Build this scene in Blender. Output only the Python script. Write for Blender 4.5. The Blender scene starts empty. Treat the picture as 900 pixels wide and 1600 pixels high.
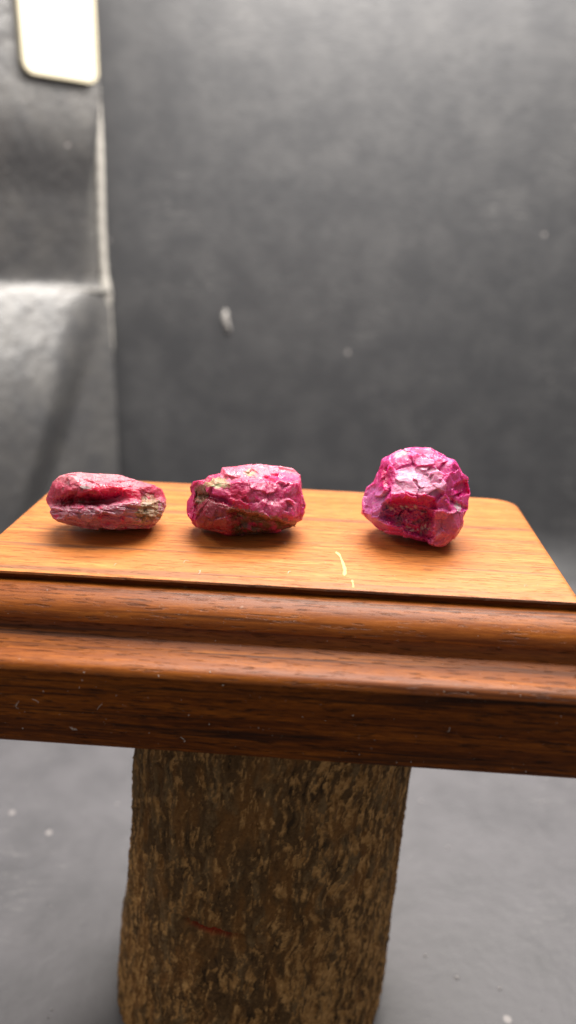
import bpy, bmesh, math, random
import numpy as np
from mathutils import Matrix, Vector
R = math.radians
rng = np.random.default_rng(7)
random.seed(7)

# ---------------------------------------------------------------- camera, light, exposure
sc = bpy.context.scene
C = sc.collection
CAM = np.array([0.0, 0.0, 0.190])
FPX, PITCH, ROLL = 1155.0, R(20.4), R(1.8)
fw = np.array([0, math.cos(PITCH), -math.sin(PITCH)])
r0 = np.array([1.0, 0, 0]); u0 = np.cross(r0, fw)
cr = r0 * math.cos(ROLL) + u0 * math.sin(ROLL)
cu = -r0 * math.sin(ROLL) + u0 * math.cos(ROLL)
cam_d = bpy.data.cameras.new('camera'); cam = bpy.data.objects.new('camera', cam_d); C.objects.link(cam)
M = Matrix(((cr[0], cu[0], -fw[0], CAM[0]), (cr[1], cu[1], -fw[1], CAM[1]), (cr[2], cu[2], -fw[2], CAM[2]), (0, 0, 0, 1)))
cam.matrix_world = M
cam_d.sensor_fit = 'VERTICAL'; cam_d.sensor_height = 36; cam_d.sensor_width = 20.25
cam_d.lens = FPX / 1600 * 36
cam_d.clip_start = 0.005; cam_d.clip_end = 20
cam_d.dof.use_dof = True; cam_d.dof.focus_distance = 0.146; cam_d.dof.aperture_fstop = 8.5
sc.camera = cam

w = bpy.data.worlds.new('World'); sc.world = w; w.use_nodes = True
w.node_tree.nodes['Background'].inputs[0].default_value = (1.0, 0.95, 0.90, 1)
w.node_tree.nodes['Background'].inputs[1].default_value = 0.30

def area(name, loc, target, sx, sy, power, col):
    l = bpy.data.lights.new(name, 'AREA'); l.shape = 'RECTANGLE'; l.size = sx; l.size_y = sy
    l.energy = power; l.color = col
    o = bpy.data.objects.new(name, l); C.objects.link(o); o.location = loc
    d = Vector(target) - Vector(loc); o.rotation_euler = d.to_track_quat('-Z', 'Y').to_euler()
    return o
area('overhead_led_panel', (0.05, 0.235, 0.45), (0.05, 0.225, 0.0), 0.32, 0.24, 3.5, (1.0, 0.95, 0.89))
area('wall_gradient_fill', (0.08, 0.360, 0.40), (0.06, 0.42, 0.0), 0.34, 0.05, 1.9, (1.0, 0.93, 0.85))  # second overhead lamp, added near the back wall to grade its brightness
area('left_lamp', (-0.30, 0.12, 0.42), (-0.02, 0.20, 0.08), 0.12, 0.12, 0.5, (1.0, 0.93, 0.84))

sc.view_settings.view_transform = 'Standard'; sc.view_settings.look = 'None'
sc.view_settings.exposure = 0.0; sc.view_settings.gamma = 1.0
sc.view_settings.use_curve_mapping = False
sc.render.engine = 'CYCLES'; sc.cycles.use_denoising = True
sc.cycles.max_bounces = 8

# ---------------------------------------------------------------- helpers
def ray(x, y): return fw * FPX + cr * (x - 450) + cu * (800 - y)
def on_y(x, y, Y): d = ray(x, y); return CAM + d * ((Y - CAM[1]) / d[1])
def on_z(x, y, z): d = ray(x, y); return CAM + d * ((z - CAM[2]) / d[2])

def sstep(a, b, x):
    t = np.clip((x - a) / (b - a), 0, 1); return t * t * (3 - 2 * t)

def hash3(ix, iy, iz, s):
    h = (ix.astype(np.int64) * 374761393 + iy.astype(np.int64) * 668265263 + iz.astype(np.int64) * 2147483647 + s * 1274126177) & 0xffffffff
    h = ((h ^ (h >> 13)) * 1274126177) & 0xffffffff
    h = ((h ^ (h >> 16)) * 2246822519) & 0xffffffff
    h = h ^ (h >> 15)
    return (h & 0xffffff) / float(0xffffff)

def vnoise(p, s=0):
    i = np.floor(p).astype(np.int64); f = p - i; f = f * f * (3 - 2 * f)
    out = 0
    for dx in (0, 1):
        wx = f[:, 0] if dx else 1 - f[:, 0]
        for dy in (0, 1):
            wy = f[:, 1] if dy else 1 - f[:, 1]
            for dz in (0, 1):
                wz = f[:, 2] if dz else 1 - f[:, 2]
                out = out + wx * wy * wz * hash3(i[:, 0] + dx, i[:, 1] + dy, i[:, 2] + dz, s)
    return out * 2 - 1

def fbm(p, octv=4, s=0, gain=0.5):
    a, o, n = 1.0, 0, 0
    for k in range(octv):
        o = o + a * vnoise(p * (2.03 ** k) + 17.3 * k, s + k); n += a; a *= gain
    return o / n

def ridged(p, octv=4, s=0):
    a, o, n = 1.0, 0, 0
    for k in range(octv):
        o = o + a * (1 - np.abs(vnoise(p * (2.1 ** k) + 9.1 * k, s + k)) * 2); n += a; a *= 0.5
    return o / n

def worley(p, s=0, full=False):
    """nearest and second nearest feature distance and the id of the nearest cell"""
    i = np.floor(p).astype(np.int64)
    d1 = np.full(len(p), 9.0); d2 = np.full(len(p), 9.0); cid = np.zeros(len(p)); fq = np.zeros((len(p), 3))
    for dx in (-1, 0, 1):
        for dy in (-1, 0, 1):
            for dz in (-1, 0, 1):
                jx, jy, jz = i[:, 0] + dx, i[:, 1] + dy, i[:, 2] + dz
                q = np.stack([jx + hash3(jx, jy, jz, s), jy + hash3(jx, jy, jz, s + 1), jz + hash3(jx, jy, jz, s + 2)], 1)
                d = np.linalg.norm(q - p, axis=1); c = hash3(jx, jy, jz, s + 3)
                near = d < d1; fq[near] = q[near]
                d2 = np.where(near, d1, np.minimum(d2, d)); cid = np.where(near, c, cid); d1 = np.where(near, d, d1)
    return (d1, d2, cid, fq) if full else (d1, d2, cid)

def polymask(px, py, poly, soft):
    """1 inside the polygon, 0 outside, soft edge"""
    P = np.array(poly, float); n = len(P)
    inside = np.zeros(len(px), bool); dist = np.full(len(px), 1e9)
    for k in range(n):
        a, b = P[k], P[(k + 1) % n]
        e = b - a; t = np.clip(((px - a[0]) * e[0] + (py - a[1]) * e[1]) / (e @ e), 0, 1)
        dist = np.minimum(dist, np.hypot(px - a[0] - t * e[0], py - a[1] - t * e[1]))
        if a[1] != b[1]:
            c = ((a[1] > py) != (b[1] > py)) & (px < (b[0] - a[0]) * (py - a[1]) / (b[1] - a[1]) + a[0])
            inside ^= c
    sd = np.where(inside, dist, -dist)
    return sstep(-soft, soft, sd)

def mix(a, b, t):
    t = np.clip(t, 0, 1)[:, None]; return a * (1 - t) + np.array(b) * t

def mesh_obj(name, verts, faces, mat, parent=None, smooth=True, col=None, link=True):
    me = bpy.data.meshes.new(name); 
    verts = np.asarray(verts, float)
    if isinstance(faces, np.ndarray):
        k = faces.shape[1]; me.vertices.add(len(verts)); me.vertices.foreach_set('co', verts.ravel())
        me.loops.add(faces.size); me.loops.foreach_set('vertex_index', faces.ravel().astype(np.int32))
        me.polygons.add(len(faces)); me.polygons.foreach_set('loop_start', np.arange(0, faces.size, k, dtype=np.int32))
        me.update(calc_edges=True)
    else:
        me.from_pydata([tuple(v) for v in verts], [], faces)
    me.polygons.foreach_set('use_smooth', [smooth] * len(me.polygons))
    if col is not None:
        a = me.color_attributes.new('pigment', 'FLOAT_COLOR', 'POINT')
        c4 = np.ones((len(verts), 4)); c4[:, :col.shape[1]] = col
        a.data.foreach_set('color', c4.ravel())
    me.materials.append(mat); me.update()
    o = bpy.data.objects.new(name, me)
    if link: C.objects.link(o)
    if parent: o.parent = parent
    return o

def grid_faces(nu, nv, wrap=False):
    a = np.arange(nu * nv).reshape(nv, nu)
    if wrap: a = np.concatenate([a, a[:, :1]], 1)
    return np.stack([a[:-1, :-1], a[:-1, 1:], a[1:, 1:], a[1:, :-1]], -1).reshape(-1, 4)

def empty(name, loc, rz, label, cat, group=None):
    o = bpy.data.objects.new(name, None); C.objects.link(o); o.location = loc; o.rotation_euler = (0, 0, rz)
    o.empty_display_size = 0.01
    o['label'] = label; o['category'] = cat
    if group: o['group'] = group
    return o

class NT:
    def __init__(s, name):
        s.m = bpy.data.materials.new(name); s.m.use_nodes = True; s.t = s.m.node_tree
        s.b = s.t.nodes['Principled BSDF']
    def n(s, typ, **kw):
        nd = s.t.nodes.new(typ)
        for k, v in kw.items():
            if k.startswith('i_'): nd.inputs[k[2:].replace('_', ' ')].default_value = v
            else: setattr(nd, k, v)
        return nd
    def l(s, a, b): s.t.links.new(a, b)
    def coords(s, scale=(1, 1, 1), rot=(0, 0, 0)):
        tc = s.n('ShaderNodeTexCoord'); mp = s.n('ShaderNodeMapping')
        mp.inputs['Scale'].default_value = scale; mp.inputs['Rotation'].default_value = rot
        s.l(tc.outputs['Object'], mp.inputs[0]); return mp.outputs[0]
    def noise(s, vec, scale, detail=4, rough=0.55, dist=0.0):
        nd = s.n('ShaderNodeTexNoise'); nd.inputs['Scale'].default_value = scale; nd.inputs['Detail'].default_value = detail
        nd.inputs['Roughness'].default_value = rough; nd.inputs['Distortion'].default_value = dist
        s.l(vec, nd.inputs['Vector']); return nd.outputs['Fac']
    def ramp(s, fac, stops, interp='LINEAR'):
        r = s.n('ShaderNodeValToRGB'); r.color_ramp.interpolation = interp
        while len(r.color_ramp.elements) < len(stops): r.color_ramp.elements.new(0.5)
        for e, (p, c) in zip(r.color_ramp.elements, stops):
            e.position = p; e.color = (c, c, c, 1) if isinstance(c, (int, float)) else (*c, 1)
        s.l(fac, r.inputs[0]); return r.outputs[0]
    def mixc(s, fac, a, b, mode='MIX'):
        m = s.n('ShaderNodeMix', data_type='RGBA', blend_type=mode)
        for sock, v in ((m.inputs[0], fac), (m.inputs[6], a), (m.inputs[7], b)):
            if hasattr(v, 'links'): s.l(v, sock)
            elif isinstance(v, (int, float)): sock.default_value = v
            else: sock.default_value = (*v, 1)
        return m.outputs[2]
    def math(s, op, a, b=0.0, clamp=False):
        m = s.n('ShaderNodeMath', operation=op, use_clamp=clamp)
        for sock, v in ((m.inputs[0], a), (m.inputs[1], b)):
            if hasattr(v, 'links'): s.l(v, sock)
            else: sock.default_value = v
        return m.outputs[0]
    def bump(s, h, dist, strength=1.0, prev=None):
        b = s.n('ShaderNodeBump'); b.inputs['Distance'].default_value = dist; b.inputs['Strength'].default_value = strength
        s.l(h, b.inputs['Height'])
        if prev: s.l(prev, b.inputs['Normal'])
        return b.outputs[0]
    def set(s, **kw):
        for k, v in kw.items():
            sock = s.b.inputs[k.replace('_', ' ')]
            if hasattr(v, 'links'): s.l(v, sock)
            elif isinstance(v, tuple) and len(v) == 3 and sock.type == 'RGBA': sock.default_value = (*v, 1)
            else: sock.default_value = v

# ---------------------------------------------------------------- materials
def mat_vinyl(name, base, pale, rough, bumpd, bscale):
    t = NT(name); v = t.coords()
    big = t.noise(v, 9, 5, 0.6); mid = t.noise(v, 55, 6, 0.65)
    dust = t.ramp(mid, [(0.42, 0.0), (0.75, 1.0)])
    col = t.mixc(t.math('MULTIPLY', dust, 0.55), base, pale)
    col = t.mixc(t.math('MULTIPLY', t.ramp(big, [(0.35, 0.0), (0.8, 1.0)]), 0.25), col, pale)
    geo = t.n('ShaderNodeNewGeometry'); sx_ = t.n('ShaderNodeSeparateXYZ'); t.l(geo.outputs['Normal'], sx_.inputs[0])
    floor_lift = t.math('MULTIPLY', t.ramp(sx_.outputs[2], [(0.90, 0.0), (0.995, 1.0)]), t.ramp(mid, [(0.3, 0.55), (0.7, 1.0)]))
    col = t.mixc(floor_lift, col, (0.125, 0.122, 0.133))       # upward faces paled, the floor's brightness is put into the colour
    # wiped arcs and fine scratches
    sv = t.coords((6, 40, 40), (0.3, 0.5, 0.6))
    scr = t.ramp(t.noise(sv, 6, 3, 0.5, 1.2), [(0.492, 0.0), (0.5, 1.0), (0.508, 0.0)])
    where = t.ramp(t.noise(v, 14, 2), [(0.52, 0.0), (0.66, 1.0)])
    col = t.mixc(t.math('MULTIPLY', t.math('MULTIPLY', scr, where), 0.40), col, (0.42, 0.41, 0.40))
    vor = t.n('ShaderNodeTexVoronoi', i_Scale=130.0); t.l(v, vor.inputs['Vector'])
    sep = t.n('ShaderNodeSeparateColor'); t.l(vor.outputs['Color'], sep.inputs[0])
    spot = t.math('MULTIPLY', t.ramp(vor.outputs['Distance'], [(0.10, 1.0), (0.17, 0.0)]), t.math('GREATER_THAN', sep.outputs[0], 0.975))
    col = t.mixc(t.math('MULTIPLY', spot, 0.55), col, (0.5, 0.46, 0.45))
    t.set(Base_Color=col, Roughness=t.math('ADD', t.math('MULTIPLY', mid, 0.2), rough - 0.1))
    h = t.noise(v, bscale, 3, 0.5)
    t.set(Normal=t.bump(h, bumpd, 0.45))
    return t
VINYL = mat_vinyl('grey_vinyl_sheet', (0.044, 0.0455, 0.050), (0.090, 0.090, 0.093), 0.50, 0.0004, 260)
LEATHER = mat_vinyl('grained_black_lining', (0.060, 0.061, 0.065), (0.14, 0.135, 0.127), 0.40, 0.0010, 240)

def mat_wood(name, cols, streak, rough, coat, pore_dark=0.5, sx=1.0, spec=0.5):
    t = NT(name)
    g = t.noise(t.coords((22 * sx, 480, 480)), 1.0, 9, 0.74, 0.7)          # broad figure along the board
    fine = t.noise(t.coords((260 * sx, 3400, 3400)), 1.0, 4, 0.7)        # fine fibre
    col = t.ramp(g, [(0.30, cols[0]), (0.46, cols[1]), (0.60, cols[2]), (0.75, cols[3])])
    col = t.mixc(t.math('MULTIPLY', t.ramp(fine, [(0.35, 1.0), (0.62, 0.0)]), 0.65), col, cols[0])
    lines = t.noise(t.coords((9 * sx, 520, 520), (0, 0, 0.012)), 1.0, 4, 0.6, 0.5)
    lm = t.ramp(lines, [(0.37, 1.0), (0.45, 0.0)])
    col = t.mixc(t.math('MULTIPLY', lm, streak[1]), col, streak[0])
    pores = t.noise(t.coords((240 * sx, 2400, 2400)), 1.0, 2, 0.5)
    pm = t.ramp(pores, [(0.33, 1.0), (0.40, 0.0)])
    col = t.mixc(t.math('MULTIPLY', pm, pore_dark), col, tuple(c * 0.25 for c in cols[0]))
    dv = t.coords(); d = t.ramp(t.noise(dv, 900, 3, 0.6), [(0.70, 0.0), (0.76, 1.0)])
    col = t.mixc(t.math('MULTIPLY', d, 0.18), col, (0.75, 0.66, 0.55))
    t.set(Base_Color=col, Coat_Weight=coat, Coat_Roughness=0.3, IOR=1.5, Specular_IOR_Level=spec)
    t.set(Roughness=t.math('ADD', t.math('MULTIPLY', fine, 0.25), rough - 0.12))
    n1 = t.bump(t.math('SUBTRACT', t.math('MULTIPLY', fine, 0.5), pm), 0.00010, 1.0)
    t.set(Normal=n1)
    return t.m
WOOD_TOP = mat_wood('orange_teak_top', [(0.30, 0.088, 0.018), (0.52, 0.170, 0.035), (0.64, 0.235, 0.056), (0.74, 0.32, 0.10)], ((0.24, 0.095, 0.04), 0.9), 0.50, 0.10, 0.35, 1.0, 0.4)
WOOD_MOULD = mat_wood('red_brown_moulding', [(0.12, 0.026, 0.003), (0.23, 0.060, 0.006), (0.34, 0.098, 0.010), (0.44, 0.146, 0.018)], ((0.05, 0.012, 0.002), 0.75), 0.45, 0.08, 0.55, 1.0, 0.22)
WOOD_FASCIA = mat_wood('dark_brown_fascia', [(0.035, 0.008, 0.001), (0.14, 0.033, 0.003), (0.27, 0.070, 0.005), (0.40, 0.122, 0.011)], ((0.02, 0.007, 0.003), 0.8), 0.5, 0.0, 0.6, 1.0, 0.12)

def mat_pigment(name, rough=0.8, bumpd=0.0003, bscale=1500, fine=0.4):
    t = NT(name); a = t.n('ShaderNodeAttribute', attribute_name='pigment'); v = t.coords()
    nz = t.noise(v, bscale, 5, 0.65)
    col = t.mixc(fine, a.outputs['Color'], t.ramp(nz, [(0.3, 0.25), (0.7, 1.0)]), 'MULTIPLY')
    t.set(Base_Color=col, Roughness=rough, Normal=t.bump(nz, bumpd, 1.0))
    return t
BARK_ = mat_pigment('rough_bark', 0.85, 0.0004, 1300, 0.5); BARK_.set(Specular_IOR_Level=0.2); BARK = BARK_.m

def mat_ruby():
    t = NT('rough_ruby'); a = t.n('ShaderNodeAttribute', attribute_name='pigment'); v = t.coords()
    nz = t.noise(v, 900, 5, 0.7); fine = t.noise(v, 3200, 3, 0.6)
    col = t.mixc(0.32, a.outputs['Color'], t.ramp(nz, [(0.3, 0.35), (0.65, 1.0)]), 'MULTIPLY')
    frost = t.ramp(fine, [(0.60, 0.0), (0.74, 1.0)])
    col = t.mixc(t.math('MULTIPLY', frost, 0.30), col, (0.85, 0.50, 0.58))
    hs = t.n('ShaderNodeHueSaturation'); hs.inputs['Saturation'].default_value = 1.12; hs.inputs['Value'].default_value = 0.78; hs.inputs['Hue'].default_value = 0.5
    t.l(col, hs.inputs['Color']); t.set(Base_Color=hs.outputs[0], IOR=1.6)
    vor = t.n('ShaderNodeTexVoronoi', i_Scale=1400.0); t.l(v, vor.inputs['Vector'])
    sep = t.n('ShaderNodeSeparateColor'); t.l(vor.outputs['Color'], sep.inputs[0])
    glint = t.math('GREATER_THAN', sep.outputs[0], 0.80)
    t.set(Roughness=t.math('SUBTRACT', 0.50, t.math('MULTIPLY', glint, 0.26)))
    t.set(Subsurface_Weight=t.math('MULTIPLY', a.outputs['Alpha'], 0.70), Subsurface_Scale=0.0022)
    t.b.inputs['Subsurface Radius'].default_value = (1.0, 0.22, 0.42)
    n1 = t.bump(nz, 0.00012, 0.7)
    n2 = t.bump(sep.outputs[1], 0.00010, 0.6, n1)
    t.set(Normal=n2)
    return t.m
RUBY = mat_ruby()

def plain(name, col, rough=0.6, emit=None):
    t = NT(name); v = t.coords(); nz = t.noise(v, 700, 3)
    c = t.mixc(t.math('MULTIPLY', nz, 0.25), col, tuple(x * 0.6 for x in col))
    t.set(Base_Color=c, Roughness=rough)
    if emit: t.set(Emission_Color=emit[0], Emission_Strength=emit[1])
    return t.m
DUST = plain('pale_dust', (0.75, 0.70, 0.64), 0.9)

# ---------------------------------------------------------------- setting: swept sheet (floor + back) and the left wall of the photo box
WY = 0.42
def build_backdrop():
    prof = []; rad = 0.028
    for y in np.linspace(-0.45, WY - rad, 60): prof.append((y, 0.0))
    for k in range(1, 25):
        a = k / 24 * math.pi / 2; prof.append((WY - rad + rad * math.sin(a), rad - rad * math.cos(a)))
    for z in np.linspace(rad, 0.62, 60)[1:]: prof.append((WY, z))
    P = np.array(prof); xs = np.linspace(-0.50, 0.50, 160)
    X, I = np.meshgrid(xs, np.arange(len(P))); V = np.stack([X.ravel(), P[I.ravel(), 0], P[I.ravel(), 1]], 1)
    n = fbm(V * 5.0, 3, 11) * 0.0035
    wall = sstep(0.03, 0.12, V[:, 2])
    V[:, 1] += -np.abs(n) * wall
    return V, grid_faces(160, len(P))
V, Fc = build_backdrop()
bd = mesh_obj('backdrop', V, Fc, VINYL.m); bd['kind'] = 'structure'; bd['label'] = 'smooth dusty dark grey sheet sweeping from the floor up the back wall'

corner = on_y(168, 455, WY); CX = corner[0]; CZ = corner[2]
ANG = R(40); pd = np.array([-math.cos(ANG), -math.sin(ANG), 0]); pn = np.array([math.sin(ANG), -math.cos(ANG), 0])  # pn points into the box
def panel_point(px, py, off=0.0):
    o = np.array([CX, WY - 0.004, 0]) + pn * off; d = ray(px, py)
    k = ((o - CAM) @ pn) / (d @ pn); P = CAM + d * k
    return P, (P - o) @ pd, P[2]
_, tl, zl = panel_point(0, 452)
WO = 0.0275
a_, ta, za = panel_point(38, 112, WO); b_, tb, zb_ = panel_point(146, 125, WO)
NU, NV = 260, 330
tt = np.linspace(0, 0.34, NU) ** 1.0; zz = np.linspace(0, 0.62, NV)
T, Z = np.meshgrid(tt, zz); T = T.ravel(); Z = Z.ravel()
zc = CZ + (zl - CZ) * np.minimum(T / tl, 2.5)                 # height of the fold across the panel
s = zc - Z
below = (s > 0)
bul = 0.034 * (1 - np.exp(-np.clip(s, 0, 1) / 0.048)) * (1 - 0.8 * sstep(0.04, 0.20, s))   # the lower part leans into the box under the fold
spread = sstep(-0.004, 0.026, T - 0.42 * np.clip(s, 0, 1))
off = bul * (0.15 + 0.85 * spread) + 0.010 * sstep(0.05, 0.20, s) * spread * 0.4
off += 0.030 * sstep(-0.025, 0.12, -s) * sstep(0.0, 0.018, T)            # above the fold the lining hangs forward
off += 0.0034 * np.where(s < 0.001, np.exp(-((s - 0.001) / 0.0040) ** 2), np.exp(-np.clip(s, 0, 1) / 0.10))                      # the fold itself
padm = sstep(tb - 0.012, tb - 0.001, T) * sstep(ta + 0.05, ta + 0.004, T) * sstep(za - 0.05, za - 0.004, Z)
off = off * (1 - padm) + (WO - 0.0005) * padm
q = np.stack([T, Z, T * 0], 1)
off += fbm(q * 22, 3, 5) * 0.0013 * sstep(0.0, 0.03, T) * (1 - padm)
d1, d2, _ = worley(q * 190 + fbm(q * 90, 2, 3)[:, None] * 0.6, 21)
off += 0.00032 * np.clip(1 - d1 * 1.2, 0, 1) * sstep(0, 0.01, T)
V = np.array([CX, WY - 0.004, 0]) + T[:, None] * pd + off[:, None] * pn; V[:, 2] = Z
lw = mesh_obj('side_wall', V, grid_faces(NU, NV)[:, ::-1].copy(), LEATHER.m); lw['kind'] = 'structure'
lw['label'] = 'grained dark lining of the photo box with a sharp horizontal fold'

def tube(path, rad, seg=12):
    path = np.array(path); n = len(path); rad = np.broadcast_to(rad, n)
    tan = np.gradient(path, axis=0); tan /= np.linalg.norm(tan, axis=1)[:, None] + 1e-12
    ref = np.array([0, 0, 1.0]) if abs(tan[0][2]) < 0.8 else np.array([1.0, 0, 0])
    V = []
    for k in range(n):
        a = np.cross(tan[k], ref); a /= np.linalg.norm(a); b = np.cross(tan[k], a)
        for j in range(seg):
            th = 2 * math.pi * j / seg; V.append(path[k] + rad[k] * (a * math.cos(th) + b * math.sin(th)))
    F = [(k * seg + j, k * seg + (j + 1) % seg, (k + 1) * seg + (j + 1) % seg, (k + 1) * seg + j) for k in range(n - 1) for j in range(seg)]
    return V, F
PIPE = plain('pale_grey_piping', (0.40, 0.385, 0.355), 0.6)
zt, zb = on_y(155, -60, WY)[2], on_y(178, 625, WY)[2]
zs = np.linspace(zb, zt, 90)
rr = 0.0021 + 0.00014 * np.array([math.sin(z * 1900) for z in zs]) + 0.0012 * np.exp(-((zs - CZ) / 0.006) ** 2)
rr[:16] *= np.linspace(0.15, 1, 16)
Vt, Ft = tube([(CX + 0.0005 + 0.0006 * math.sin(z * 60), WY - 0.0055, z) for z in zs], rr)
sp = mesh_obj('seam_piping', Vt, Ft, PIPE, lw)
# ridge of the fold, a softly stuffed hem
ts = np.linspace(0.0, 0.33, 90)
hp = []
for t_ in ts:
    z_ = CZ + (zl - CZ) * min(t_ / tl, 2.5)
    p_ = np.array([CX, WY - 0.004, 0]) + t_ * pd + (0.0045) * pn; p_[2] = z_ + 0.0006; hp.append(p_)
HEM = plain('grey_hem', (0.17, 0.165, 0.155), 0.5)
Vt, Ft = tube(hp, 0.0012)
mesh_obj('fold_hem', Vt, Ft, HEM, lw)

# lit window of the box, upper left
LEATHER.set(IOR=1.75)
def rounded_rect_pts(wd, hg, r, n=8):
    pts = []
    for cx, cy, a0 in ((wd / 2 - r, hg / 2 - r, 0), (-wd / 2 + r, hg / 2 - r, 90), (-wd / 2 + r, -hg / 2 + r, 180), (wd / 2 - r, -hg / 2 + r, 270)):
        for k in range(n + 1):
            a = R(a0 + 90 * k / n); pts.append((cx + r * math.cos(a), cy + r * math.sin(a)))
    return pts
wl = tb - ta
wd = abs(ta - tb); hg = 0.075
wc = (a_ + b_) / 2; wc[2] = (za + zb_) / 2 + hg / 2
win = empty('light_panel', tuple(wc), 0, 'glowing cream rectangular light window with rounded corners at the upper left', 'light')
def place_panel(pts, o0, o1, name, mat, par):
    n = len(pts); V = []
    for o_ in (o0, o1):
        for (a, b) in pts: V.append(-pd * a + pn * o_ + np.array([0, 0, b]))
    F = [tuple(range(n, 2 * n))] + [(k, (k + 1) % n, n + (k + 1) % n, n + k) for k in range(n)]
    return mesh_obj(name, V, F, mat, par, smooth=False)
place_panel(rounded_rect_pts(wd, hg, 0.004), -0.004, 0.002, 'diffuser', plain('lit_diffuser', (0.25, 0.24, 0.2), 0.6, ((1.0, 0.92, 0.74), 0.90)), win)
po = rounded_rect_pts(wd + 0.003, hg + 0.003, 0.0052); pi_ = rounded_rect_pts(wd + 0.0002, hg + 0.0002, 0.0041); n = len(po)
V = [-pd * a + pn * 0.0028 + np.array([0, 0, b]) for a, b in po] + [-pd * a + pn * 0.0028 + np.array([0, 0, b]) for a, b in pi_] + \
    [-pd * a - pn * 0.004 + np.array([0, 0, b]) for a, b in po] + [-pd * a + pn * 0.0005 + np.array([0, 0, b]) for a, b in pi_]
F = []
for k in range(n):
    j = (k + 1) % n; F += [(k, j, n + j, n + k), (k, 2 * n + k, 2 * n + j, j), (n + k, n + j, 3 * n + j, 3 * n + k)]
mesh_obj('frame', V, F, plain('cream_frame', (0.40, 0.36, 0.26), 0.6), win, smooth=False)

# small pale mark on the back sheet
p = on_y(352, 503, WY - 0.004)
fl = []
pts = [(-.10, .50), (.12, .46), (.20, .20), (.26, -.06), (.40, -.30), (.30, -.52), (.08, -.44), (-.06, -.16), (-.22, -.02), (-.30, .22)]
V = [(p[0] + a * 0.0066, p[1] + 0.0016, p[2] + b * 0.0130) for a, b in pts] + [(p[0] + a * 0.0080, p[1] + 0.003, p[2] + b * 0.0130) for a, b in pts] + [(p[0], p[1] + 0.0008, p[2])]
n = len(pts)
F = [(k, (k + 1) % n, 2 * n) for k in range(n)] + [(k, n + k, n + (k + 1) % n, (k + 1) % n) for k in range(n)]
o = mesh_obj('pale_mark', V, F, plain('pale_mark_grey', (0.26, 0.25, 0.24), 0.7)); o['label'] = 'small pale oval mark on the dark back sheet, between left and middle stone'; o['category'] = 'flake'

# ---------------------------------------------------------------- the log under the stand
BT = 0.1303                      # height of the board's top face
BB = BT - 0.0278                 # underside of the board
LX, LY, RB = -0.0012, 0.1470, 0.0313
NA, NH = 720, 460
H = BB - 0.0006
th = np.linspace(0, 2 * math.pi, NA, endpoint=False); hz = np.linspace(0, 1, NH)
TH, HH = np.meshgrid(th, hz); TH = TH.ravel(); HH = HH.ravel()
ca, sa = np.cos(TH), np.sin(TH)
Rb = RB * (1.115 - 0.120 * HH + 0.035 * np.clip(0.25 - HH, 0, 1) ** 1.0)
Rb = Rb * (1 + 0.025 * np.cos(2 * TH + 0.6) + 0.02 * np.cos(3 * TH + 1.3 * HH))
Q = np.stack([ca, sa, HH * 3.0], 1) * 1.55
warp = np.stack([fbm(Q * 3, 3, 61), fbm(Q * 3, 3, 62), fbm(Q * 2, 3, 63)], 1)
Qw = Q + warp * 0.10
plates = fbm(Qw * np.array([9, 9, 2.6]), 4, 31)
cracks = ridged(Qw * np.array([13, 13, 3.0]), 3, 41)
fine = fbm(Qw * np.array([40, 40, 14]), 5, 51, 0.6)
flake = fbm(Qw * np.array([26, 26, 6.5]), 5, 71, 0.62)
fib = fbm(Qw * np.array([90, 90, 16]), 3, 57)
d1, d2, cid = worley(Qw * np.array([10, 10, 3.0]), 81)
sc_ = sstep(0.0, 0.22, d2 - d1)
off = 0.0005 * plates + 0.0001 * sc_ + 0.0004 * fine + 0.0004 * np.clip(flake, -0.3, 0.5) + 0.0004 * np.clip(cracks, -0.2, 0.6) + 0.00025 * fib
# peeled ochre pits: denser towards the right and the foot
dens = 0.09 + 0.20 * sstep(-0.1, 0.7, ca) + 0.14 * sstep(-0.55, -0.85, ca) - 0.10 * sstep(-0.2, -0.75, ca) * 0 + 0.10 * sstep(0.75, 0.1, HH) + 0.07 * fbm(Q * 1.6, 2, 91)
pit = sstep(0.16, 0.52, flake + dens + 0.35 * (fine * 0.8))
off -= 0.0004 * pit
strip = sstep(-0.915, -0.935, ca + 0.012 * fbm(Q * 3, 3, 95)) * sstep(0.22, 0.40, HH)   # peeled strip along the left side
off = off * (1 - 0.75 * strip) - 0.0012 * strip
gouge = np.exp(-((HH - 0.50 + 0.015 * ca) / 0.006) ** 2) * sstep(-0.62, -0.45, ca) * sstep(0.12, -0.15, ca) * (sa < 0)
off -= 0.0010 * gouge
Rr = Rb + off
foot = sstep(0.0, 0.035, HH); Rr *= (0.955 + 0.045 * foot)
lean = (HH - 1) * 0.0060
V = np.stack([LX + lean + Rr * ca, LY + Rr * sa, HH * H], 1)
colr = np.tile(np.array([0.135, 0.072, 0.028]), (len(V), 1))
colr = mix(colr, (0.230, 0.140, 0.062), sstep(-0.05, 0.45, plates + 0.5 * fine))
colr = mix(colr, (0.022, 0.015, 0.010), sstep(0.1, -0.35, cracks + 0.3 * fib) * 0.7)
colr = mix(colr, (0.26, 0.115, 0.032), sstep(-0.10, 0.4, fbm(Qw * np.array([7, 7, 2.2]), 3, 101)) * 0.75)
tone = (0.45 + 0.7 * fbm(Q * 22, 3, 111)).clip(0, 1)[:, None]
colr = colr * (1 - pit[:, None]) + (np.array([0.34, 0.165, 0.048]) * (1 - tone) + np.array([0.74, 0.42, 0.16]) * tone) * pit[:, None]
colr = mix(colr, (0.26, 0.185, 0.115), strip * 0.9)
colr = mix(colr, (0.34, 0.035, 0.012), gouge * sstep(-0.5, -0.38, ca) * sstep(-0.05, -0.25, ca))
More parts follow.
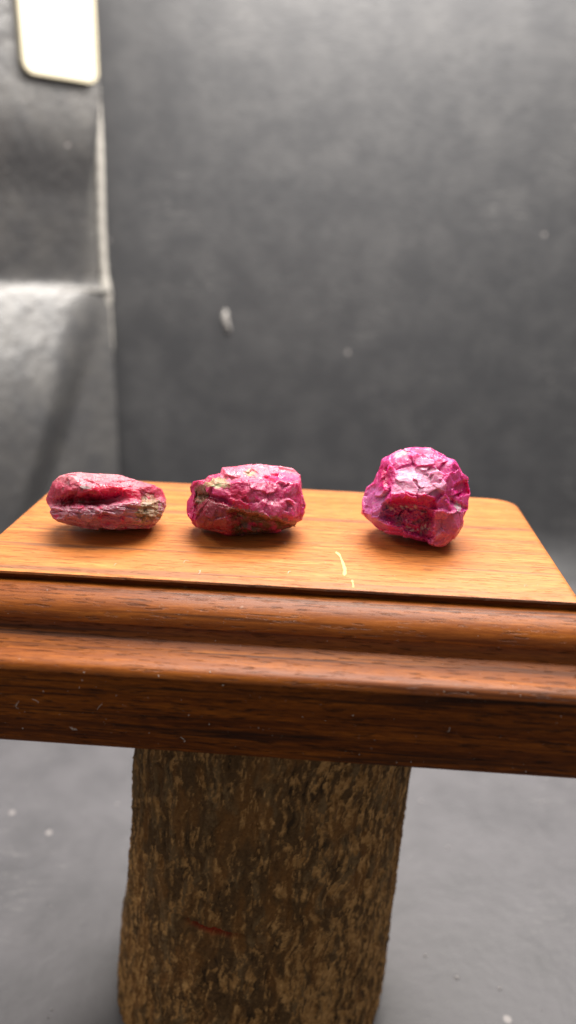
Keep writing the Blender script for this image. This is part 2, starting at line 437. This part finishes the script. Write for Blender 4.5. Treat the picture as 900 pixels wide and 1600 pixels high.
# split into bark and the peeled strip by face
Fb = grid_faces(NA, NH, True)
fm = strip[Fb].mean(1) > 0.5
log = empty('log', (LX, LY, 0), 0, 'upright rough log with flaking dark and ochre bark, holding up the wooden board', 'log')
base = np.array([LX, LY, 0])
def sub(verts, faces, cols):
    idx, inv = np.unique(faces.ravel(), return_inverse=True); return verts[idx], inv.reshape(faces.shape), cols[idx]
v1, f1, c1 = sub(V - base, Fb[~fm], colr); mesh_obj('bark', v1, f1, BARK, log, col=c1)
v2, f2, c2 = sub(V - base, Fb[fm], colr); o = mesh_obj('peeled_strip', v2, f2, BARK, log, col=c2); o['label'] = 'pale tan strip where the bark has peeled'
top = V[-NA:] - base
Vc = np.concatenate([top, [[0.0, 0, H]]]); Fcap = [(k, (k + 1) % NA, NA) for k in range(NA)]
mesh_obj('sawn_top', Vc, Fcap, WOOD_MOULD, log, smooth=False)

# ---------------------------------------------------------------- wooden display board
YAW = R(-3.2); OX, OY = 0.0004, 0.1214
stand = empty('display_stand', (OX, OY, BB), YAW, 'varnished wooden display board with a moulded front edge, resting on the log', 'display stand')
XL, XR, DP = -0.0618, 0.0530, 0.0570
def extrude_section(name, section, mat, back, rc=0.007, edge=0.0011, wob=0.0, z_ref=BT, nx=420):
    """section: list of (y, z) for the front, from the top edge down; y is negative towards the camera. the back closes at y=back"""
    e = np.array([0, .0002, .0005, .0009, .0014, .002, .003, .0042, .0055, .007])
    xs = np.concatenate([XL + e, np.linspace(XL + .008, XR - .008, nx), XR - e[::-1]])
    S = np.array(section, float); m = len(S); zt = S[0, 1]; zb = S[-1, 1]
    V = []
    for x in xs:
        dx = min(x - XL, XR - x)
        yb = back - (rc - math.sqrt(max(rc * rc - (rc - min(dx, rc)) ** 2, 0)))
        k = min(dx / edge, 1); drop = edge * (1 - math.sqrt(max(1 - (1 - k) ** 2, 0)))
        jit = (vn1(x * 160 + zt * 999) * 0.6 + vn1(x * 900 + 5) * 0.4) * wob
        row = [(x, y - jit * (1 if i < 4 else 0.3), z - (drop if abs(z - zt) < 1e-6 else 0) + jit * 0.2 * (i > 0)) for i, (y, z) in enumerate(S)]
        row += [(x, yb, zb), (x, yb, zt - drop - edge), (x, yb - edge * 0.3, zt - drop - edge * 0.3), (x, yb - edge, zt - drop)]
        # inner top row helps the roundover shade cleanly
        V += row
    k = m + 4; V = np.array(V); V[:, 2] -= BB
    F = []
    for i in range(len(xs) - 1):
        for j in range(k):
            a = i * k + j; b = i * k + (j + 1) % k; F.append((a, b, b + k, a + k))
    F.append(tuple(range(k))); F.append(tuple(range((len(xs) - 1) * k, len(xs) * k))[::-1])
    o = mesh_obj(name, V, F, mat, stand, smooth=True)
    bm = bmesh.new(); bm.from_mesh(o.data); bmesh.ops.recalc_face_normals(bm, faces=bm.faces[:]); bm.to_mesh(o.data); bm.free()
    me = o.data; me.polygons.foreach_set('use_smooth', [True] * len(me.polygons))
    try: me.set_sharp_from_angle(angle=R(38))
    except Exception: pass
    return o
def vn1(x): return float(vnoise(np.array([[x, 0.5, 0.5]]), 3)[0])
# top slab: thin, raw sawn front edge
EDGE = mat_wood('dark_cut_edge', [(0.05, 0.012, 0.003), (0.10, 0.026, 0.005), (0.17, 0.05, 0.010), (0.30, 0.10, 0.02)], ((0.02, 0.006, 0.002), 0.7), 0.6, 0.0, 0.5, 1.0, 0.1)
tb_ = extrude_section('top_board', [(0.0010, BT), (0.0003, BT - .00008), (0.0, BT - .0004), (0.0004, BT - .0011), (0.0006, BT - .0017)], WOOD_TOP, DP, wob=0.00022)
tb_.data.materials.append(EDGE)  # front edge faces take a darker brown than the top
for p_ in tb_.data.polygons:
    if p_.normal.y < -0.5 and abs(p_.normal.x) < 0.5: p_.material_index = 1
# moulding: convex bead, groove, concave cove, rounded nose
sec = []
z0 = BT - .0017
sec.append((0.0002, z0 - .00002)); sec.append((-0.0008, z0 - .0001))
for a in np.linspace(8, 82, 10): sec.append((-0.0004 - 0.0056 * math.sin(R(a)), z0 - 0.0044 + 0.0042 * math.cos(R(a))))
sec += [(-0.0060, z0 - .0046), (-0.0052, z0 - .0051), (-0.0046, z0 - .0054), (-0.0047, z0 - .0057)]
for a in np.linspace(5, 80, 9): sec.append((-0.0048 - 0.0083 * (1 - math.cos(R(a))) , z0 - .0058 - 0.0029 * math.sin(R(a))))
sec += [(-0.0125, z0 - .0088), (-0.0132, z0 - .0092), (-0.0136, z0 - .0098), (-0.0137, z0 - .0104)]
extrude_section('moulding', sec, WOOD_MOULD, DP - 0.0004, wob=0.00008)
zf = z0 - .0104
extrude_section('fascia', [(-0.0137, zf - .00002), (-0.0136, zf - .001), (-0.0135, zf - .006), (-0.0135, BB + .0012), (-0.0132, BB + .0004), (-0.0125, BB)], WOOD_FASCIA, DP - 0.0008, wob=0.00004)

# ---------------------------------------------------------------- the three stones
bm = bmesh.new(); bmesh.ops.create_icosphere(bm, subdivisions=8, radius=1.0)
ICO = np.array([v.co[:] for v in bm.verts]); ICOF = np.array([[v.index for v in f.verts] for f in bm.faces]); bm.free()

def make_stone(name, label, group, x0, y0, zs, outline, depth, feat, seed, facets, boxy=2.4, dshift=0.0, frac=0.012):
    """outline: in the close-up's own pixels, turned to metres in the plane square to the line of sight"""
    P = np.array(outline, float); cx, cy = (P[:, 0].max() + P[:, 0].min()) / 2, (P[:, 1].max() + P[:, 1].min()) / 2
    pix = np.array([x0 + cx / zs, y0 + cy / zs]); los = ray(*pix); L = np.linalg.norm(los); los = los / L
    ax = cr - los * (cr @ los); ax /= np.linalg.norm(ax); ay = np.cross(ax, los)
    if ay @ cu < 0: ay = -ay
    dist = (0.1583 * FPX / L * (L / FPX) ** 2)
    mpp = dist / L / zs
    ang = np.arctan2(-(P[:, 1] - cy), P[:, 0] - cx); rad = np.hypot(P[:, 0] - cx, P[:, 1] - cy)
    o = np.argsort(ang); ang, rad = ang[o], rad[o]
    ta = np.linspace(-math.pi, math.pi, 721)
    # straight edges between outline points
    Pc = P[o] - [cx, cy]; Pc[:, 1] *= -1
    rt = np.zeros(721)
    for i, a in enumerate(ta):
        d = np.array([math.cos(a), math.sin(a)]); best = 0
        for k in range(len(Pc)):
            p0, p1 = Pc[k], Pc[(k + 1) % len(Pc)]; e = p1 - p0
            den = d[0] * e[1] - d[1] * e[0]
            if abs(den) < 1e-9: continue
            r_ = (p0[0] * e[1] - p0[1] * e[0]) / den; t_ = (p0[0] * d[1] - p0[1] * d[0]) / den
            if r_ > 0 and -1e-6 <= t_ <= 1 + 1e-6: best = max(best, r_)
        rt[i] = best if best else rad.mean()
    D = ICO; phi = np.arctan2(D[:, 1], D[:, 0]); rho = np.hypot(D[:, 0], D[:, 1])
    Rm = np.interp(phi, ta, rt)
    # lift the plain ball to a blockier body: radial share rises quickly, depth stays full for longer
    th = np.arctan2(rho, np.abs(D[:, 2])) / (math.pi / 2)
    pr = np.sin(th * math.pi / 2) ** (2 / boxy); pz = np.cos(th * math.pi / 2) ** (2 / boxy)
    nrm = pr; 
    U = np.cos(phi) * Rm * pr; W = np.sin(phi) * Rm * pr; Zd = np.sign(D[:, 2]) * depth / (mpp * 1000) * pz   # in close-up px
    # flat cleavage planes on the front and back, away from the outline
    G = np.stack([U, W, Zd], 1); rg = np.random.default_rng(seed)
    for n_, c_ in facets:
        n_ = np.array(n_, float); n_ /= np.linalg.norm(n_)
        m_ = c_ * np.abs(G @ n_).max(); ex = np.clip(G @ n_ - m_, 0, None); G = G - ex[:, None] * n_ * 0.9
    zx, zy = cx + G[:, 0], cy - G[:, 1]; front = sstep(-0.15, 0.25, D[:, 2])
    Gm = G * mpp * 1000            # millimetres
    nz = lambda s, k, oc=4: fbm(Gm * s, oc, seed + k)
    zx = zx + 16 * nz(0.45, 60, 3) + 7 * nz(1.8, 61, 2); zy = zy + 14 * nz(0.45, 62, 3) + 7 * nz(1.8, 63, 2)
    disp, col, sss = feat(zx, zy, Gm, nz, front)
    edge = sstep(1.0, 0.80, nrm)
    # crystal-like broken surface: cells with their own small tilt
    def cleave(s_, k_, tilt):
        P_ = Gm * s_ + 0.18 * nz(0.5, 3)[:, None]; a_, b_, c_, f_ = worley(P_, seed + k_, True)
        t1 = np.stack([np.sin(c_ * 91.7), np.sin(c_ * 57.3 + 2), np.sin(c_ * 173.1 + 4)], 1)
        return ((P_ - f_) * t1).sum(1) / s_ * tilt + 0.28 / s_ * (c_ - 0.5) * (0.42 if s_ < 0.5 else 0.22)
    big_f = cleave(0.30, 5, 0.24); small_f = cleave(1.0, 9, 0.10 if seed < 300 else 0.05)
    rn = Gm / (np.linalg.norm(Gm, axis=1)[:, None] + 1e-9)
    body = big_f + small_f + 0.30 * nz(0.35, 20, 2) + 0.05 * nz(1.8, 30) - 0.06 * np.clip(ridged(Gm * 0.8, 3, seed + 40), 0, 1)
    Gm = Gm + rn * (body * (0.35 + 0.65 * edge))[:, None]
    Gm[:, 2] += disp * front
    Wd = Gm[:, :1] * ax + Gm[:, 1:2] * ay - Gm[:, 2:3] * los     # depth positive = towards the camera
    Wd *= 0.001
    # slide along the sight line until the underside reaches the board
    zlow = np.quantile(Wd[:, 2], frac)
    k = (BT - CAM[2] - zlow) / los[2]
    cen = CAM + los * k
    sfac = k / dist
    Wd *= sfac
    cen = CAM + los * ((BT - CAM[2] - zlow * sfac) / los[2])
    V = Wd + cen
    V[:, 2] = np.where(V[:, 2] < BT + 0.0003, BT + 0.00005 + (V[:, 2] < BT) * 0 + np.clip(V[:, 2] - BT, 0, 1) * 0.8, V[:, 2])
    org = np.array([V[:, 0].mean(), V[:, 1].mean(), BT])
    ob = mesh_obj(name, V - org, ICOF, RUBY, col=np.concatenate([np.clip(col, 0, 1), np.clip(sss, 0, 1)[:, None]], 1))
    ob.location = org; ob['label'] = label; ob['category'] = 'stone'; ob['group'] = group
    print(name, 'centre', cen, 'scale', sfac)
    return ob

G_ = 'rough ruby stones in a row on the board'
def g(x, c, w): return np.exp(-((x - c) / w) ** 2)

def feat1(x, y, Gm, nz, fr):
    yc = 262 - 0.10 * np.clip(x - 380, 0, 400) + 8 * nz(0.25, 50, 2)
    groove = g(y, yc, 26) * sstep(90, 200, x) * sstep(620, 360, x)
    d = -2.3 * groove
    d += 1.1 * g(y, yc - 75, 42) * sstep(80, 140, x) * sstep(760, 640, x)
    sh = sstep(yc + 12, yc + 34, y)
    d += 1.3 * sh * sstep(440, 330, y)
    st = ridged(np.stack([Gm[:, 0] * 0.16, (Gm[:, 1] + 0.10 * Gm[:, 0]) * 1.25, Gm[:, 2] * 0.3], 1), 3, 77)
    d += 0.55 * st * sh + 0.15 * st
    d -= 0.7 * g(x, 655, 16) * sstep(160, 220, y)
    col = np.tile(np.array([0.60, 0.115, 0.175]), (len(x), 1))
    col = mix(col, (0.74, 0.33, 0.36), sstep(170, 100, y + 20 * nz(0.5, 51)) * 0.8)  # top of the stone paled, soft overhead light put into the colour
    col = mix(col, (0.78, 0.035, 0.095), polymask(x, y, [(360, 165), (470, 160), (620, 190), (610, 235), (430, 240), (330, 215)], 22) * 0.9)
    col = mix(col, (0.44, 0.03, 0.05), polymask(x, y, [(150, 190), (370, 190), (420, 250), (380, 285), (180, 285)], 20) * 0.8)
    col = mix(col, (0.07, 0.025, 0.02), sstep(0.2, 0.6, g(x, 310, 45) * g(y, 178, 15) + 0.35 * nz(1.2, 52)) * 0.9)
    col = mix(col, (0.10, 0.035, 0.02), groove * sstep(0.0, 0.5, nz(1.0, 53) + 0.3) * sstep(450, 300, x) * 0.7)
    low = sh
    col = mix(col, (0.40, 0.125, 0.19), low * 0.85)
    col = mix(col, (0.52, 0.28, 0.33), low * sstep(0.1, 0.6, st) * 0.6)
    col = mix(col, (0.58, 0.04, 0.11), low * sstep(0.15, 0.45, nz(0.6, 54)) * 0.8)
    mt = sstep(0.15, 0.55, g(x, 690, 85) * g(y, 320, 85) + 0.55 * nz(1.6, 55) - 0.05)
    col = mix(col, (0.34, 0.25, 0.14), mt * sstep(480, 600, x) * 0.85)
    col = mix(col, (0.09, 0.06, 0.03), mt * sstep(0.1, 0.5, nz(2.4, 56)) * sstep(480, 600, x) * 0.8)
    col = mix(col, (0.16, 0.08, 0.07), sstep(0.35, 0.6, nz(0.9, 57)) * sstep(230, 140, x) * 0.7)
    return d, col, 0.9 - mt * 0.7
S1 = [(70,235),(95,190),(110,140),(150,100),(200,84),(300,78),(400,82),(500,92),(580,115),(660,135),(740,158),(785,180),(806,235),(815,290),(800,325),(780,372),(745,408),(700,436),(600,436),(520,438),(400,436),(300,430),(240,415),(190,400),(145,388),(112,365),(100,330),(92,300),(74,270)]
make_stone('raw_ruby', 'flat dull red rough ruby with a lengthwise groove, left end of the row', G_, 60, 720, 4.091, S1, 8.0, feat1, 100,
           [((0.1, 0.9, 0.45), 0.86), ((-0.7, 0.1, 0.7), 0.82), ((0.75, 0.1, 0.65), 0.85), ((0, -0.5, -0.8), 0.8)], 2.7, frac=0.03)

def feat2(x, y, Gm, nz, fr):
    d = np.zeros(len(x))
    topl = 205 - 0.02 * (x - 300) + 14 * nz(0.3, 50, 2)
    slab = sstep(topl + 16, topl - 16, y) * sstep(270, 320, x)
    d -= 1.9 * slab
    diag = 375 + 0.24 * (x - 350) + 10 * nz(0.4, 51, 2)
    under = sstep(diag - 12, diag + 16, y) * sstep(330, 400, x)
    d -= 3.0 * under
    blk = polymask(x, y, [(150, 320), (250, 305), (370, 360), (410, 430), (420, 530), (160, 520)], 12)
    d += 0.9 * blk
    d -= 1.1 * g(y, 300 + 0.25 * (x - 200), 14) * sstep(120, 180, x) * sstep(400, 320, x)
    d -= 1.0 * g(x, 150, 14) * sstep(240, 300, y)
    st = ridged(np.stack([Gm[:, 0] * 1.3, Gm[:, 1] * 0.22, Gm[:, 2] * 0.4], 1), 3, 88)
    rf = sstep(400, 460, x) * (1 - slab) * (1 - under)
    d += 0.25 * st * rf
    col = np.tile(np.array([0.60, 0.085, 0.24]), (len(x), 1))
    col = mix(col, (0.80, 0.25, 0.40), slab * 0.8)
    col = mix(col, (0.85, 0.05, 0.24), slab * polymask(x, y, [(560, 180), (680, 140), (770, 160), (775, 215), (580, 220)], 14) * 0.9)
    col = mix(col, (0.58, 0.17, 0.32), rf * sstep(0.0, 0.6, nz(0.8, 52) + 0.2) * 0.7)
    col = mix(col, (0.66, 0.04, 0.13), polymask(x, y, [(350, 250), (450, 260), (470, 370), (380, 370)], 25) * 0.8)
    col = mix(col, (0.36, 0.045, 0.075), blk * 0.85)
    ol = under * sstep(-0.35, 0.1, nz(0.7, 53))
    col = mix(col, (0.13, 0.085, 0.04), ol * 0.9)
    gm = sstep(0.3, 0.6, g(x, 275, 75) * g(y, 215, 42) + 0.6 * g(x, 480, 50) * g(y, 155, 30) + 0.55 * nz(1.9, 54))
    col = mix(col, (0.44, 0.33, 0.21), gm * 0.85)
    col = mix(col, (0.30, 0.33, 0.17), gm * sstep(0.0, 0.4, nz(1.1, 55)) * 0.8)
    col = mix(col, (0.16, 0.11, 0.055), sstep(0.2, 0.5, g(x, 180, 45) * g(y, 275, 60) * 0.8 + 0.4 * nz(1.3, 56)) * 0.85)
    col = mix(col, (0.22, 0.14, 0.06), sstep(0.25, 0.5, g(y, diag - 5, 26) * 0.7 + 0.4 * nz(1.8, 57)) * sstep(320, 380, x) * 0.7)
    col = mix(col, (0.72, 0.42, 0.52), sstep(0.4, 0.65, nz(1.4, 58)) * 0.5)
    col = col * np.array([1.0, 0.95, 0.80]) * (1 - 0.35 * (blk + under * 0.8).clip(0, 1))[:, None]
    return d, col, 0.75 - gm * 0.5 - ol * 0.6 - blk * 0.3
S2 = [(85,380),(90,325),(118,285),(108,240),(130,205),(200,198),(225,172),(292,155),(308,125),(380,112),(480,105),(570,100),(660,113),(730,125),(772,158),(783,215),(795,300),(808,345),(800,400),(785,440),(757,455),(745,480),(690,500),(640,522),(560,522),(480,526),(420,530),(340,532),(280,518),(210,496),(150,482),(118,445),(95,412)]
make_stone('raw_ruby', 'chunky pink rough ruby with olive matrix on its upper left, middle stone', G_, 270, 700, 3.913, S2, 8.5, feat2, 200,
           [((0.25, 0.35, 0.9), 0.84), ((-0.75, 0.2, 0.6), 0.84), ((0.2, 0.85, 0.5), 0.84), ((0, -0.5, -0.8), 0.8)], 2.8, frac=0.03)

def feat3(x, y, Gm, nz, fr):
    d = np.zeros(len(x))
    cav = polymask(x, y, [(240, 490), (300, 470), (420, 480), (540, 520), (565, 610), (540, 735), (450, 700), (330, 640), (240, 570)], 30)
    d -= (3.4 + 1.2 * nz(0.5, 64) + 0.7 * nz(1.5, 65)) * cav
    lip = polymask(x, y, [(275, 405), (420, 400), (580, 440), (585, 520), (400, 478), (270, 475)], 10)
    d += 0.5 * lip
    d -= 1.8 * lip * sstep(430, 500, y)
    blk = polymask(x, y, [(575, 520), (780, 535), (770, 640), (700, 740), (590, 800), (520, 760), (560, 690)], 12)
    d += 1.0 * blk
    nt = polymask(x, y, [(690, 370), (760, 325), (810, 330), (810, 410), (730, 425)], 12)
    d -= 1.9 * nt
    d -= 1.2 * g(x, 262, 30) * sstep(200, 260, y) * sstep(400, 340, y)
    d -= 1.1 * g(y - 0.5 * (x - 700), 470, 16) * sstep(620, 660, x)
    lob = polymask(x, y, [(80, 430), (130, 350), (240, 380), (260, 520), (250, 680), (100, 590)], 22)
    d -= 0.8 * lob
    fc = polymask(x, y, [(330, 250), (450, 225), (600, 250), (640, 380), (560, 430), (300, 395)], 20)
    tp = polymask(x, y, [(400, 160), (560, 145), (640, 190), (600, 240), (460, 220)], 12)
    d += 0.7 * tp
    col = np.tile(np.array([0.68, 0.10, 0.30]), (len(x), 1))
    col = mix(col, (0.74, 0.34, 0.50), fc * 0.9)
    col = mix(col, (0.72, 0.12, 0.29), tp * 0.8)
    col = mix(col, (0.60, 0.015, 0.13), lip * 0.95)
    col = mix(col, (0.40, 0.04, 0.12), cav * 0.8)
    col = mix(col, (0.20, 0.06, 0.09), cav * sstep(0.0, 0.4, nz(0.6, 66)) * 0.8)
    wh = cav * sstep(0.38, 0.70, nz(1.6, 50) + 0.45 * g(y, 650, 26) + 0.40 * g(y, 505, 20))
    col = mix(col, (0.62, 0.50, 0.50), wh * 0.8)
    col = mix(col, (0.55, 0.13, 0.22), blk * 0.75)
    col = mix(col, (0.72, 0.02, 0.19), nt * 0.95)
    col = mix(col, (0.58, 0.20, 0.46), lob * 0.8)
    col = mix(col, (0.58, 0.02, 0.13), polymask(x, y, [(200, 230), (250, 220), (285, 320), (250, 390), (210, 350)], 18) * 0.85)
    col = mix(col, (0.82, 0.62, 0.66), sstep(0.35, 0.9, g(x, 340, 70) * g(y, 138, 30) + 0.5 * nz(2.2, 51)) * 0.8)  # white highlight at the upper left, painted into the colour
    col = mix(col, (0.70, 0.60, 0.62), sstep(0.45, 0.7, g(x, 725, 22) * g(y, 495, 45) + 0.35 * nz(1.8, 52)) * 0.8)
    col = mix(col, (0.80, 0.42, 0.58), sstep(0.25, 0.6, nz(0.9, 53)) * 0.45 * (1 - cav))
    col = col * np.array([1.04, 1.05, 1.02])
    return d, col, 0.85 - wh * 0.6 - cav * 0.3
S3 = [(68,550),(75,460),(90,400),(105,365),(155,330),(180,270),(205,210),(215,175),(260,145),(300,125),(360,98),(440,90),(550,95),(595,120),(645,150),(712,180),(740,220),(770,270),(805,300),(815,350),(825,410),(806,460),(800,520),(778,570),(768,640),(742,682),(702,732),(652,768),(590,788),(550,774),(522,748),(470,740),(400,724),(330,708),(270,698),(210,672),(150,628),(100,590)]
make_stone('raw_ruby', 'tall bright pink rough ruby with a dark broken hollow, right end', G_, 550, 680, 4.5, S3, 9.5, feat3, 300,
           [((0.0, 0.55, 0.85), 0.82), ((0.8, 0.0, 0.6), 0.84), ((-0.75, 0.3, 0.6), 0.84), ((0.35, -0.35, 0.85), 0.86), ((0, -0.6, -0.7), 0.8)], 2.5, frac=0.006)

# ---------------------------------------------------------------- small marks: lint, dust, a pale scratch on the board
bc, bs = math.cos(YAW), math.sin(YAW)
def board(x, y, z): return np.array([OX + x * bc - y * bs, OY + x * bs + y * bc, z])
def front_y(z):
    pts = sec + [(-0.0135, zf - .006), (-0.0135, BB)]
    ys = [p[0] for p in pts]; zs_ = [p[1] for p in pts]
    o = np.argsort(zs_); return float(np.interp(z, np.array(zs_)[o], np.array(ys)[o]))
Vs, Fs = [], []
def addtube(path, r, seg=4):
    v, f = tube(path, r, seg); b = len(Vs); Vs.extend(v); Fs.extend([tuple(b + i for i in q) for q in f])
for k in range(13):
    if k < 7:
        x = random.uniform(-.05, .05); z = random.uniform(BB + .002, BB + .013); L = random.uniform(.0006, .0022); a = random.uniform(0, 6.28)
        path = []
        for i in range(9):
            a += random.uniform(-.7, .7); x += math.cos(a) * L / 8; z += math.sin(a) * L / 8
            path.append(board(x, front_y(z) - .00015 - .0003 * math.sin(i / 8 * 3.14), z))
    else:
        x = random.uniform(-.055, .048); y = random.uniform(.001, .03); L = random.uniform(.0006, .002); a = random.uniform(0, 6.28); path = []
        for i in range(9):
            a += random.uniform(-.7, .7); x += math.cos(a) * L / 8; y += math.sin(a) * L / 8; path.append(board(x, y, BT + .0001 + .0002 * math.sin(i / 8 * 3.14)))
    addtube(path, random.uniform(.00002, .00004))
def speck(p, r):
    b = len(Vs); q = [(1, 0, 0), (0, 1, 0), (-1, 0, 0), (0, -1, 0), (0, 0, 1), (0, 0, -1)]
    for v in q: Vs.append(np.array(p) + np.array(v) * r * random.uniform(.5, 1.2))
    Fs.extend([(b + i, b + (i + 1) % 4, b + 4) for i in range(4)] + [(b + (i + 1) % 4, b + i, b + 5) for i in range(4)])
for k in range(130):
    x = random.uniform(-.055, .05); z = random.uniform(BB + .001, BT - .002); speck(board(x, front_y(z) - .00003, z), random.choice((.00005, .00006, .00008, .00013)))
for k in range(60): speck(board(random.uniform(-.055, .05), random.uniform(.001, .05), BT + .00003), random.choice((.00005, .00007, .0001)))
o = mesh_obj('lint', Vs, Fs, DUST); o['kind'] = 'stuff'; o['label'] = 'tiny pale dust specks and lint hairs caught on the varnished wood'
Vs, Fs = [], []
for k in range(120): speck((random.uniform(-.2, .2), random.uniform(.10, .24), .0002), random.choice((.0002, .0003, .0003, .0006)))
o = mesh_obj('floor_dust', Vs, Fs, plain('grey_dust', (0.42, 0.40, 0.40), 0.9)); o['kind'] = 'stuff'; o['label'] = 'fine pale dust specks scattered on the grey floor sheet'
# chip line worn through the varnish (pale raw wood), flush with the top
pth = [(525, 862), (531, 868), (536, 880), (539, 890), (538, 900)]
pth2 = [(550, 906), (552, 914), (552, 918)]
for nm, pp, wdt in (('varnish_scratch', pth, .00032), ('varnish_scratch', pth2, .0002)):
    W = [on_z(a, b, BT + .00004) for a, b in pp]; V = []; F = []
    W = [np.array([np.interp(s_, range(len(W)), [q[i] for q in W]) for i in range(3)]) for s_ in np.linspace(0, len(W) - 1, 14)]
    for i, q in enumerate(W):
        h = wdt * (0.45 + 0.75 * random.random()) * (0.3 if i in (0, 13) else 1); V += [q + [-h, 0, 0], q + [0, 0, .00006], q + [h, 0, 0]]
    for i in range(13):
        F += [(3 * i, 3 * i + 1, 3 * i + 4, 3 * i + 3), (3 * i + 1, 3 * i + 2, 3 * i + 5, 3 * i + 4)]
    inv = stand.matrix_world
    V = [((q[0] - OX) * bc + (q[1] - OY) * bs, -(q[0] - OX) * bs + (q[1] - OY) * bc, q[2] - BB) for q in V]
    mesh_obj(nm, V, F, plain('raw_wood_scratch', (0.78, 0.44, 0.18), 0.6), stand)
